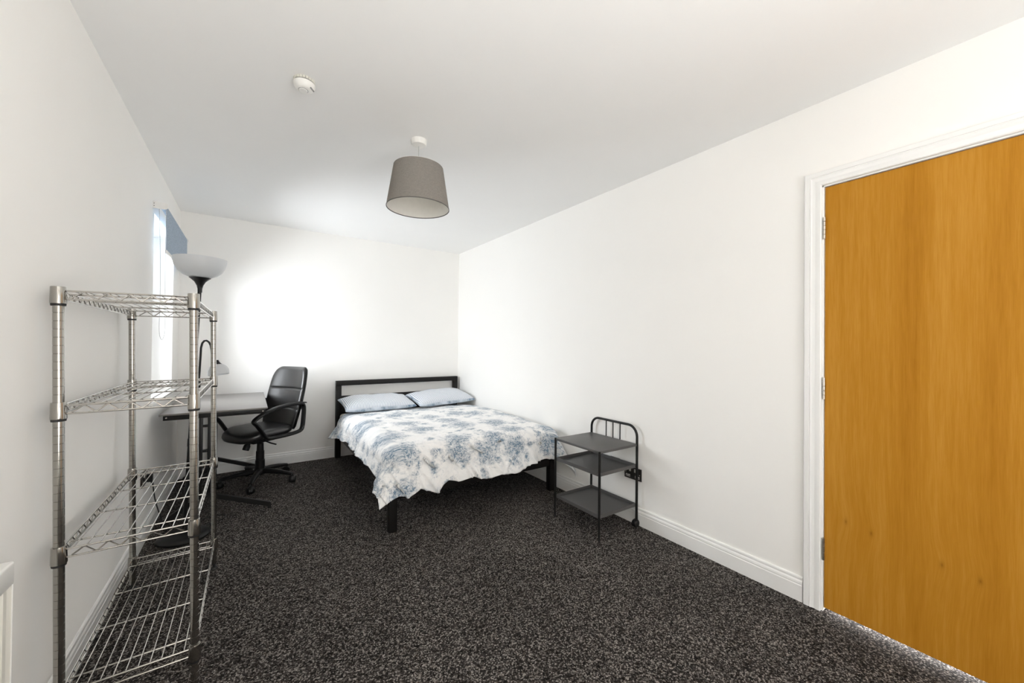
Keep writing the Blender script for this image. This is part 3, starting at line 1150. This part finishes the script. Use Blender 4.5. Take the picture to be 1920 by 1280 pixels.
obj('backrest', backrest(bmesh.new(), 0.0, 0.040, 0.010, (0.640, 0.820)), M_leather, chair, smooth=80)
obj('back_shell', backrest(bmesh.new(), 0.012, -0.004, 0.032, ()), M_blackplastic, chair, smooth=60)
obj('back_bracket', tubebm([(-0.10, 0, 0.40), (-0.19, 0, 0.405), (-0.245, 0, 0.45), (-0.265, 0, 0.56)], 0.010, rx=0.035, seg=12), M_blackplastic, chair)
for s in (-1, 1):
    y = 0.262 * s
    path = []
    key = [(0.235, 0.600), (0.205, 0.628), (0.13, 0.662), (0.03, 0.690), (-0.08, 0.703), (-0.18, 0.703), (-0.222, 0.690), (-0.228, 0.64), (-0.222, 0.54),
           (-0.212, 0.465), (-0.18, 0.445), (-0.08, 0.437), (0.04, 0.437), (0.100, 0.441), (0.130, 0.455), (0.165, 0.515), (0.205, 0.575)]
    # smooth the closed loop
    pts = [Vector((a, y, b)) for a, b in key]
    for _ in range(2):
        q = []
        for i in range(len(pts)):
            A, B = pts[i], pts[(i + 1) % len(pts)]
            q += [A.lerp(B, 0.25), A.lerp(B, 0.75)]
        pts = q
    ar = obj('armrest', tubebm(pts, 0.0155, rx=0.024, seg=12, closed=True, up0=(0, 0, 1)), M_blackplastic, chair, smooth=60)
    padk = [(0.215, 0.622), (0.13, 0.665), (0.03, 0.693), (-0.08, 0.7065), (-0.19, 0.7065), (-0.245, 0.700)]
    obj('arm_pad', tubebm([(a, y, b + 0.002) for a, b in padk], [0.006, 0.009, 0.010, 0.010, 0.009, 0.006], rx=[0.018, 0.026, 0.027, 0.027, 0.026, 0.018], seg=14), M_blackplastic, ar, smooth=60)
    for xx in (-0.14, 0.03):
        a_, b_ = (y - 0.02 * s, y - 0.075 * s)
        obj('arm_bracket', boxbm((xx - 0.02, min(a_, b_), 0.428), (xx + 0.02, max(a_, b_), 0.44), 0.002), M_blackplastic, ar)
# gas column and star base
obj('gas_column', lathebm([(0, 0.085), (0.038, 0.085), (0.037, 0.200), (0.033, 0.205), (0.032, 0.280), (0.028, 0.285), (0.0255, 0.350), (0.016, 0.353), (0.016, 0.368), (0, 0.368)], seg=24), M_blackplastic, chair)
base = obj('star_base', lathebm([(0, 0.075), (0.042, 0.075), (0.046, 0.085), (0.044, 0.118), (0.036, 0.130), (0, 0.130)], seg=28), M_blackplastic, chair)
RB = 0.285
for k in range(5):
    ang = radians(-105 + 72 * k) - (pi + ALPHA)
    d = Vector((cos(ang), sin(ang), 0))
    n = Vector((-sin(ang), cos(ang), 0))
    pts = [d * r + Vector((0, 0, z)) for r, z in ((0.03, 0.104), (0.10, 0.104), (0.18, 0.095), (0.25, 0.083), (RB, 0.076))]
    obj('base_arm', tubebm(pts, [0.026, 0.023, 0.020, 0.016, 0.013], rx=[0.027, 0.024, 0.022, 0.020, 0.016], seg=10), M_blackplastic, base)
    ca = ang + radians(40 + 67 * k)
    w = Vector((-sin(ca), cos(ca), 0))
    t = Vector((cos(ca), sin(ca), 0))
    c0 = d * RB + t * 0.012
    bm = lathebm([(0, 0.058), (0.011, 0.058), (0.011, 0.074), (0.006, 0.082), (0, 0.082)], seg=14, mat=Matrix.Translation(d * RB))
    # hood over the wheels
    hood = []
    for q in range(9):
        a = radians(-20 + 200 * q / 8)
        hood.append(c0 + t * (-cos(a) * 0.0315) + Vector((0, 0, 0.0290 + sin(a) * 0.0315)))
    tube(bm, hood, 0.0035, rx=0.014, seg=8, up0=(0, 0, -1))
    cs = obj('caster', bm, M_blackplastic, chair)
    for sgn in (-1, 1):
        p0 = c0 + w * (0.0125 * sgn) + Vector((0, 0, 0.0290))
        mm, _ = rot_to(p0, p0 + w * sgn)
        obj('wheel', lathebm([(0, -0.009), (0.027, -0.009), (0.029, -0.006), (0.029, 0.007), (0.026, 0.012), (0.014, 0.015), (0, 0.016)], seg=22, mat=mm), M_blackplastic, cs)

# ---------------------------------------------------------------- floor lamp with reading arm
lamp = thing('floor_lamp', 'black floor lamp with white opal bowl and small reading arm', 'lamp', (-0.334, 3.225, 0))
LB = Vector((-0.334, 3.225, 0))
obj('lamp_base', lathebm([(0, 0.0), (0.132, 0.0), (0.137, 0.005), (0.136, 0.014), (0.126, 0.024), (0.085, 0.034), (0.035, 0.040), (0.018, 0.046), (0.015, 0.060), (0, 0.060)], seg=48), M_blackplastic, lamp)
TOPX = 0.060                                     # the pole leans a little
px = lambda z: TOPX * z / 1.62
obj('pole', tubebm([(px(0.05), 0, 0.05), (px(0.55), 0, 0.55), (px(1.1), 0, 1.10), (px(1.6), 0, 1.60)], 0.0105, seg=14), M_blackplastic, lamp)
for z in (0.58, 1.03):
    obj('pole_joint', tubebm([(px(z), 0, z), (px(z + 0.05), 0, z + 0.05)], 0.0125, seg=14), M_blackplastic, lamp)
ml = Matrix.Translation((px(1.62), 0, 0))
cone = obj('bowl_holder', lathebm([(0, 1.575), (0.012, 1.575), (0.013, 1.60), (0.018, 1.622), (0.030, 1.645), (0.050, 1.664), (0.058, 1.670), (0, 1.672)], seg=32, mat=ml), M_blackplastic, lamp)
bowl_o = [(0.030, 1.672), (0.058, 1.674), (0.090, 1.688), (0.115, 1.711), (0.132, 1.742), (0.140, 1.778), (0.142, 1.796)]
bowl_i = [(0.138, 1.797), (0.136, 1.778), (0.128, 1.744), (0.111, 1.714), (0.087, 1.692), (0.056, 1.678), (0.030, 1.676)]
obj('lamp_bowl', lathebm(bowl_o + bowl_i, seg=56, mat=ml, closed=True), M_opal, lamp, smooth=60)
# gooseneck
g = [(-0.272, 0.97), (-0.268, 1.06), (-0.264, 1.16), (-0.262, 1.215), (-0.256, 1.245), (-0.246, 1.260), (-0.234, 1.262), (-0.222, 1.252), (-0.213, 1.232), (-0.208, 1.20), (-0.205, 1.165), (-0.198, 1.128), (-0.190, 1.122), (-0.179, 1.124)]
gp = [(x - LB.x, -0.012, z) for x, z in g]
neck = obj('gooseneck', tubebm(gp, 0.0062, seg=10), M_blackplastic, lamp)
obj('neck_clamp', boxbm((px(0.99) - 0.016, -0.024, 0.955), (px(0.99) + 0.036, 0.016, 0.998), 0.006), M_blackplastic, lamp)
p0 = Vector((-0.178 - LB.x, -0.014, 1.128))
ax = Vector((0.12, -0.15, -1)).normalized()
m, _ = rot_to(p0, p0 + ax)
obj('shade_cap', lathebm([(0, -0.006), (0.008, -0.006), (0.011, 0.004), (0.018, 0.016), (0.026, 0.024), (0.024, 0.027), (0, 0.022)], seg=24, mat=m), M_blackplastic, neck)
obj('reading_shade', lathebm([(0.020, 0.022), (0.034, 0.027), (0.047, 0.038), (0.056, 0.055), (0.059, 0.074), (0.057, 0.092), (0.054, 0.092), (0.056, 0.074), (0.053, 0.056), (0.045, 0.041), (0.033, 0.030), (0.018, 0.025)], seg=32, mat=m, closed=True), M_opal, neck, smooth=60)
# lead: from the plug on the wall socket down to the carpet, round the base
SOCK = Vector((XL, 3.275, 0.400))
lead = [(XL + 0.040, 3.305, 0.362), (XL + 0.043, 3.31, 0.33), (XL + 0.05, 3.325, 0.24), (XL + 0.075, 3.345, 0.12), (XL + 0.09, 3.36, 0.04), (XL + 0.12, 3.38, 0.008), (XL + 0.20, 3.42, 0.005),
        (-0.28, 3.47, 0.005), (-0.20, 3.50, 0.005), (-0.14, 3.485, 0.005), (-0.118, 3.445, 0.005), (-0.145, 3.405, 0.005), (-0.20, 3.37, 0.005), (-0.245, 3.325, 0.006), (-0.27, 3.30, 0.012)]
pts = [Vector(p) - LB for p in lead]
for _ in range(2):
    q = [pts[0]]
    for A, B in zip(pts, pts[1:]):
        q += [A.lerp(B, 0.25), A.lerp(B, 0.75)]
    q.append(pts[-1])
    pts = q
obj('power_cord', tubebm(pts, 0.0035, seg=7), M_cord, lamp)
bm = boxbm(Vector((XL + 0.0140, 3.285, 0.368)) - LB, Vector((XL + 0.042, 3.327, 0.418)) - LB, 0.007, 3)
tube(bm, [Vector((XL + 0.034, 3.306, 0.372)) - LB, Vector((XL + 0.041, 3.306, 0.350)) - LB], 0.006, seg=8)
obj('plug', bm, M_blackplastic, lamp)


# ---------------------------------------------------------------- wall sockets
def double_socket(name, label, loc, face, group=None):
    """face +1: looks along +x (left wall), -1: looks along -x"""
    root = thing(name, label, 'socket', loc, (0, 0, 0 if face > 0 else pi), group)
    pl = obj('face_plate', boxbm((0.0, -0.073, -0.043), (0.009, 0.073, 0.043), 0.003, 2), M_socket, root)
    for s in (-1, 1):
        obj('rocker', boxbm((0.0085, s * 0.022 - 0.008, 0.010), (0.0125, s * 0.022 + 0.008, 0.034), 0.0015), M_rocker, root)
        bm = bmesh.new()
        bm2 = boxbm((0.0085, s * 0.040 - 0.019, -0.030), (0.0098, s * 0.040 + 0.019, -0.012), 0.0006, 1)
        o = obj('outlet_insert', bm2, M_rocker, root)
        for dy, dz, a, b in ((0, -0.014, 0.002, 0.003), (-0.011, -0.024, 0.004, 0.0022), (0.011, -0.024, 0.004, 0.0022)):
            obj('pin_hole', boxbm((0.0095, s * 0.040 + dy - a, dz - b), (0.0101, s * 0.040 + dy + a, dz + b)), M_rubber, o, smooth=0)
        bm.free()
    for s in (-1, 1):
        mm = Matrix.Translation((0.009, s * 0.060, 0.0)) @ Matrix.Rotation(pi / 2, 4, 'Y')
        obj('screw', lathebm([(0.0035, -0.001), (0.0035, 0.0006), (0, 0.001)], seg=12, mat=mm), M_hinge, pl)
    return root


double_socket('wall_socket', 'black double wall socket with the lamp plug in, behind wire shelving', (XL, 3.275, 0.400), 1, 'black double sockets')
double_socket('wall_socket', 'black double wall socket on right wall behind the trolley leg', (XR, 1.792, 0.347), -1, 'black double sockets')
sk = thing('aerial_socket', 'small dark wall plate half hidden behind the black trolley', 'socket', (XR, 1.955, 0.378), (0, 0, pi))
obj('face_plate', boxbm((0, -0.043, -0.043), (0.009, 0.043, 0.043), 0.003), M_socket, sk)
obj('coax_port', lathebm([(0.0075, 0.008), (0.0075, 0.016), (0.0055, 0.016), (0.0055, 0.010), (0, 0.010)], seg=16, mat=Matrix.Rotation(pi / 2, 4, 'Y')), M_hinge, sk)

# ---------------------------------------------------------------- trolley
TX0, TX1, TY0, TY1 = 1.872, 2.245, 1.735, 2.167
T0 = Vector((2.06, 1.95, 0))
tro = thing('bedside_trolley', 'black metal three tier trolley with hoop back beside the bed', 'trolley', tuple(T0))
LT = lambda x, y, z: (x - T0.x, y - T0.y, z)
TR = 0.0085
for y in (TY0, TY1):
    obj('leg', tubebm([LT(TX0, y, 0.006), LT(TX0, y, 0.10), LT(TX0, y, 0.574)], [0.0065, TR, TR], seg=14), M_blackmetal, tro)
    obj('leg_cap', lathebm([(0, 0.0), (0.008, 0.0), (0.009, 0.004), (0.008, 0.012), (0, 0.012)], seg=14, mat=Matrix.Translation(LT(TX0, y, 0))), M_rubber, tro)
# rear hoop: one tube up, over and down
rr = 0.075
HT = 0.695
pts = [LT(TX1, TY0, 0.062), LT(TX1, TY0, 0.3), LT(TX1, TY0, HT - rr)]
for k in range(1, 9):
    a = pi / 2 * k / 8
    pts.append(LT(TX1, TY0 + rr * (1 - cos(a)), HT - rr + rr * sin(a)))
for k in range(0, 9):
    a = pi / 2 * k / 8
    pts.append(LT(TX1, TY1 - rr * (1 - sin(a)), HT - rr + rr * cos(a)))
pts += [LT(TX1, TY1, 0.3), LT(TX1, TY1, 0.062)]
hoop = obj('back_hoop', tubebm(pts, 0.0088, seg=14), M_blackmetal, tro)
for k in (-1, 0, 1):
    y = 1.951 + k * 0.066
    obj('back_bar', tubebm([LT(TX1, y, 0.570), LT(TX1, y, HT - 0.004)], 0.0042, seg=10), M_blackmetal, hoop)


def tray(z, lip, name):
    bm = bmesh.new()
    e = 0.004
    x0, x1, y0, y1 = TX0 + e, TX1 - e, TY0 + e, TY1 - e
    if lip:
        box(bm, LT(x0 + 0.001, y0 + 0.001, z), LT(x1 - 0.001, y1 - 0.001, z + 0.003))
        h = lip
        box(bm, LT(x0, y0, z), LT(x0 + 0.004, y1, z + h), 0.001, 1)
        box(bm, LT(x1 - 0.004, y0, z), LT(x1, y1, z + h), 0.001, 1)
        box(bm, LT(x0 + 0.004, y0, z), LT(x1 - 0.004, y0 + 0.004, z + h), 0.001, 1)
        box(bm, LT(x0 + 0.004, y1 - 0.004, z), LT(x1 - 0.004, y1, z + h), 0.001, 1)
    else:
        box(bm, LT(x0 - 0.006, y0 - 0.006, z), LT(x1 + 0.002, y1 + 0.006, z + 0.018), 0.003, 2)
    return obj(name, bm, M_traymetal, tro)


tray(0.556, 0, 'top_shelf')
tray(0.408, 0.024, 'tray')
tray(0.137, 0.024, 'tray')
for y in (TY0, TY1):
    c0 = Vector(LT(TX1 - 0.010, y, 0.025))
    bm = lathebm([(0, 0.045), (0.009, 0.045), (0.009, 0.066), (0, 0.066)], seg=12, mat=Matrix.Translation(LT(TX1, y, 0)))
    hood = []
    for q in range(9):
        a = radians(-10 + 190 * q / 8)
        hood.append(c0 + Vector((cos(a) * 0.0262, 0, sin(a) * 0.0262)))
    tube(bm, hood, 0.003, rx=0.012, seg=8, up0=(0, 0, 1))
    cs = obj('caster', bm, M_blackplastic, tro)
    for sgn in (-1, 1):
        p0 = c0 + Vector((0, 0.009 * sgn, 0))
        mm, _ = rot_to(p0, p0 + Vector((0, sgn, 0)))
        obj('wheel', lathebm([(0, -0.006), (0.023, -0.006), (0.025, -0.003), (0.025, 0.004), (0.021, 0.008), (0, 0.009)], seg=20, mat=mm), M_blackplastic, cs)

# ---------------------------------------------------------------- pendant lamp
pen = thing('pendant_lamp', 'grey fabric drum pendant shade hanging from white ceiling rose', 'lamp', (0.806, 2.178, H))
obj('ceiling_rose', lathebm([(0, -0.036), (0.012, -0.036), (0.018, -0.034), (0.039, -0.030), (0.043, -0.024), (0.044, -0.004), (0.046, 0.0), (0, 0.0)], seg=36), M_plastic_w, pen)
obj('flex', tubebm([(0, 0, -0.034), (0.0, 0, -0.185)], 0.0032, seg=8), M_white_cord, pen)
ZT, ZB = 2.287 - H, 2.049 - H
sh = obj('lamp_shade', lathebm([(0.142, ZT), (0.1795, ZB), (0.1783, ZB), (0.1408, ZT)], seg=72, closed=True), M_shade, pen, smooth=60)
obj('shade_lining', lathebm([(0.1402, ZT + 0.002), (0.1778, ZB + 0.003), (0.1772, ZB + 0.003), (0.1396, ZT + 0.002)], seg=72, closed=True), M_shadein, sh, smooth=60)
M_rim = simple('dark_shade_trim', (0.10, 0.092, 0.085), 0.7)
obj('shade_trim', lathebm([(0.1802, ZB + 0.003), (0.1806, ZB - 0.0012), (0.1774, ZB - 0.0012), (0.1770, ZB + 0.003)], seg=72, closed=True), M_rim, sh, smooth=60)
bm = bmesh.new()
for k in range(3):
    a = 2 * pi * k / 3 + 0.4
    tube(bm, [(0.018 * cos(a), 0.018 * sin(a), ZT - 0.030), (0.08 * cos(a), 0.08 * sin(a), ZT - 0.026), (0.1405 * cos(a), 0.1405 * sin(a), ZT - 0.004)], 0.0018, seg=6)
tube(bm, [(0.020 * cos(2 * pi * k / 24), 0.020 * sin(2 * pi * k / 24), ZT - 0.030) for k in range(24)], 0.002, seg=6, closed=True)
obj('shade_ring', bm, M_plastic_w, sh)
obj('lamp_holder', lathebm([(0, -0.183), (0.010, -0.183), (0.017, -0.192), (0.019, -0.20), (0.019, -0.232), (0.016, -0.235), (0.016, -0.240), (0, -0.240)], seg=24), M_plastic_w, pen)

# ---------------------------------------------------------------- smoke detector
M_slot_dark = simple('shadow_gap_plastic', (0.42, 0.41, 0.38), 0.6)
smk = thing('smoke_detector', 'round white smoke detector on the ceiling left of the pendant', 'detector', (0.190, 1.985, H))
smk.scale = (0.84, 0.84, 0.9)
obj('mount_base', lathebm([(0, 0), (0.0495, 0), (0.0495, -0.0125), (0.046, -0.0130), (0.046, -0.0170), (0, -0.0170)], seg=40), M_slot_dark, smk)
bm = bmesh.new()
for k in range(22):
    a = 2 * pi * k / 22
    mm = Matrix.Rotation(a, 4, 'Z')
    box(bm, (0.047, -0.0055, -0.0125), (0.0530, 0.0055, -0.0005), mat=mm)
M_cream = simple('aged_white_plastic', (0.72, 0.71, 0.64), 0.45)
obj('vent_ring', bm, M_cream, smk, smooth=0)
body = obj('detector_body', lathebm([(0, -0.016), (0.046, -0.016), (0.0535, -0.018), (0.0540, -0.023), (0.050, -0.036), (0.041, -0.047), (0.034, -0.051), (0, -0.053)], seg=48), M_plastic_w, smk)
M_slot = simple('detector_slot_grey', (0.30, 0.30, 0.30), 0.6)
obj('test_button', lathebm([(0.0215, -0.0518), (0.0215, -0.0545), (0.020, -0.0565), (0, -0.0575)], seg=32, mat=Matrix.Translation((-0.005, -0.003, 0))), M_plastic_w, body)
obj('button_gap', lathebm([(0.0240, -0.0515), (0.0240, -0.0531), (0.0218, -0.0531), (0.0218, -0.0515)], seg=32, mat=Matrix.Translation((-0.005, -0.003, 0)), closed=True), M_slot, body)
mm = Matrix.Rotation(radians(-35), 4, 'Z') @ Matrix.Translation((0.0435, 0, -0.0455)) @ Matrix.Rotation(radians(-42), 4, 'Y')
obj('sounder_slot', boxbm((-0.004, -0.019, -0.0012), (0.004, 0.019, 0.0014), 0.001, 1, mat=mm), M_slot, body)

# ---------------------------------------------------------------- roller blind
BYA, BYB, BXC = 3.435, 4.470, XL + 0.048
bl = thing('roller_blind', 'blue grey roller blind pulled part way down over the window', 'blind', (XL, (BYA + BYB) / 2, 2.155))
O = Vector((XL, (BYA + BYB) / 2, 2.155))
LBl = lambda x, y, z: Vector((x, y, z)) - O
for y0, sg in ((BYA - 0.012, 1), (BYB + 0.006, -1)):
    bm = bmesh.new()
    n = 14
    prof = [(XL, 2.133), (XL, 2.177)] + [(XL + 0.055 + 0.022 * sin(pi * k / n), 2.155 + 0.022 * cos(pi * k / n)) for k in range(n + 1)]
    A = [bm.verts.new(LBl(x, y0, z)) for x, z in prof]
    B = [bm.verts.new(LBl(x, y0 + 0.006, z)) for x, z in prof]
    for i in range(len(prof)):
        bm.faces.new((A[i], A[(i + 1) % len(prof)], B[(i + 1) % len(prof)], B[i]))
    bm.faces.new(A); bm.faces.new(B[::-1])
    br = obj('bracket', bm, M_plastic_w, bl)
    if sg == 1:
        for zz in (2.148, 2.164):
            m = Matrix.Translation(LBl(XL + 0.006, y0, zz)) @ Matrix.Rotation(pi / 2, 4, 'X')
            obj('screw', lathebm([(0.0025, -0.001), (0.0025, 0.0008), (0, 0.001)], seg=10, mat=m), M_rubber, br)
m, ln = rot_to(LBl(BXC, BYA - 0.006, 2.155), LBl(BXC, BYB + 0.006, 2.155))
obj('roller', lathebm([(0, 0), (0.0165, 0), (0.0165, ln), (0, ln)], seg=24, mat=m), M_blind, bl)
# cloth: comes off the front of the roller
bm = bmesh.new()
prof = []
for k in range(10):
    a = radians(150 - 150 * k / 9)
    prof.append((BXC + 0.0182 * cos(a), 2.155 + 0.0182 * sin(a)))
prof += [(BXC + 0.0184, 2.10), (BXC + 0.0188, 2.0), (BXC + 0.0192, 1.90), (BXC + 0.0194, 1.868)]
NYB = 12
def cloth(off):
    R = []
    for k in range(NYB + 1):
        y = BYA + 0.004 + (BYB - BYA - 0.008) * k / NYB
        R.append([bm.verts.new(LBl(x + off, y, z)) for x, z in prof])
    return R
A, B = cloth(0.0), cloth(-0.0008)
for R, fl in ((A, 0), (B, 1)):
    for k in range(NYB):
        for i in range(len(prof) - 1):
            f = (R[k][i], R[k + 1][i], R[k + 1][i + 1], R[k][i + 1])
            bm.faces.new(f if not fl else f[::-1])
obj('blind_cloth', bm, M_blind, bl)
obj('bottom_bar', boxbm(LBl(BXC + 0.013, BYA + 0.004, 1.846), LBl(BXC + 0.024, BYB - 0.004, 1.868), 0.003), M_plastic_w, bl)
# bead chain loop
ch = []
yb = BYA - 0.004
for k in range(24):
    t = k / 23
    ch.append((XL + 0.030 + 0.012 * sin(t * 2.2), yb, 2.15 - t * 0.80))
for k in range(1, 12):
    a = pi * k / 12
    ch.append((XL + 0.0545 - 0.0145 * cos(a), yb, 1.35 - 0.085 * sin(a)))
for k in range(24):
    t = k / 23
    ch.append((XL + 0.069 - 0.004 * sin(t * 2.4), yb, 1.35 + t * 0.80))
bm = tubebm([LBl(*c) for c in ch], 0.0011, seg=6)
for i in range(0, len(ch) - 1):
    a, b = Vector(ch[i]), Vector(ch[i + 1])
    n = max(1, int((b - a).length / 0.009))
    for k in range(n):
        p = a.lerp(b, k / n)
        bmesh.ops.create_icosphere(bm, subdivisions=1, radius=0.0021, matrix=Matrix.Translation(LBl(*p)))
obj('bead_chain', bm, M_white_cord, bl)

# ---------------------------------------------------------------- radiator
ra = thing('radiator', 'white panel radiator at the left edge low on the wall', 'radiator', (XL, 0.95, 0.10))
RX = XL + 0.079
y0, y1, z0, z1 = 0.46, 1.442, 0.12, 0.725
O2 = Vector((XL, 0.95, 0.10))
LR = lambda x, y, z: Vector((x, y, z)) - O2
bm = bmesh.new()
# ribbed front panel
n = 28
cols = []
x_in, x_out = RX - 0.010, RX - 0.003
ys = [y0 + 0.008]
for k in range(n):
    a = y0 + 0.02 + (y1 - y0 - 0.04) * k / n
    b = y0 + 0.02 + (y1 - y0 - 0.04) * (k + 1) / n
    w = (b - a)
    ys_k = [(a + w * 0.08, x_in), (a + w * 0.28, x_out), (a + w * 0.72, x_out), (a + w * 0.92, x_in)]
    cols += ys_k
cols = [(y0 + 0.006, x_out)] + cols + [(y1 - 0.006, x_out)]
lo = [bm.verts.new(LR(x, y, z0 + 0.05)) for y, x in cols]
hi = [bm.verts.new(LR(x, y, z1 - 0.055)) for y, x in cols]
lo_b = [bm.verts.new(LR(RX - 0.02, y, z0 + 0.05)) for y, x in (cols[0], cols[-1])]
hi_b = [bm.verts.new(LR(RX - 0.02, y, z1 - 0.055)) for y, x in (cols[0], cols[-1])]
for i in range(len(cols) - 1):
    bm.faces.new((lo[i], lo[i + 1], hi[i + 1], hi[i]))
bm.faces.new((lo_b[0], lo_b[1], hi_b[1], hi_b[0]))
obj('front_panel', bm, M_radpanel, ra, smooth=20)
obj('top_casing', boxbm(LR(XL + 0.03, y0, z1 - 0.056), LR(RX, y1, z1), 0.006, 3), M_radiator, ra)
obj('bottom_casing', boxbm(LR(XL + 0.03, y0, z0), LR(RX, y1, z0 + 0.051), 0.006, 3), M_radiator, ra)
obj('end_cap', boxbm(LR(XL + 0.03, y1 - 0.006, z0 + 0.05), LR(RX - 0.001, y1, z1 - 0.055), 0.001, 1), M_radiator, ra)
obj('end_cap', boxbm(LR(XL + 0.03, y0, z0 + 0.05), LR(RX - 0.001, y0 + 0.006, z1 - 0.055), 0.001, 1), M_radiator, ra)
for y in (y0 + 0.15, y1 - 0.15):
    obj('wall_bracket', boxbm(LR(XL + 0.001, y - 0.015, z0 + 0.08), LR(XL + 0.035, y + 0.015, z1 - 0.08), 0.002, 1), M_radiator, ra)
obj('back_panel', boxbm(LR(XL + 0.03, y0 + 0.006, z0 + 0.05), LR(XL + 0.036, y1 - 0.006, z1 - 0.055)), M_radiator, ra, smooth=0)
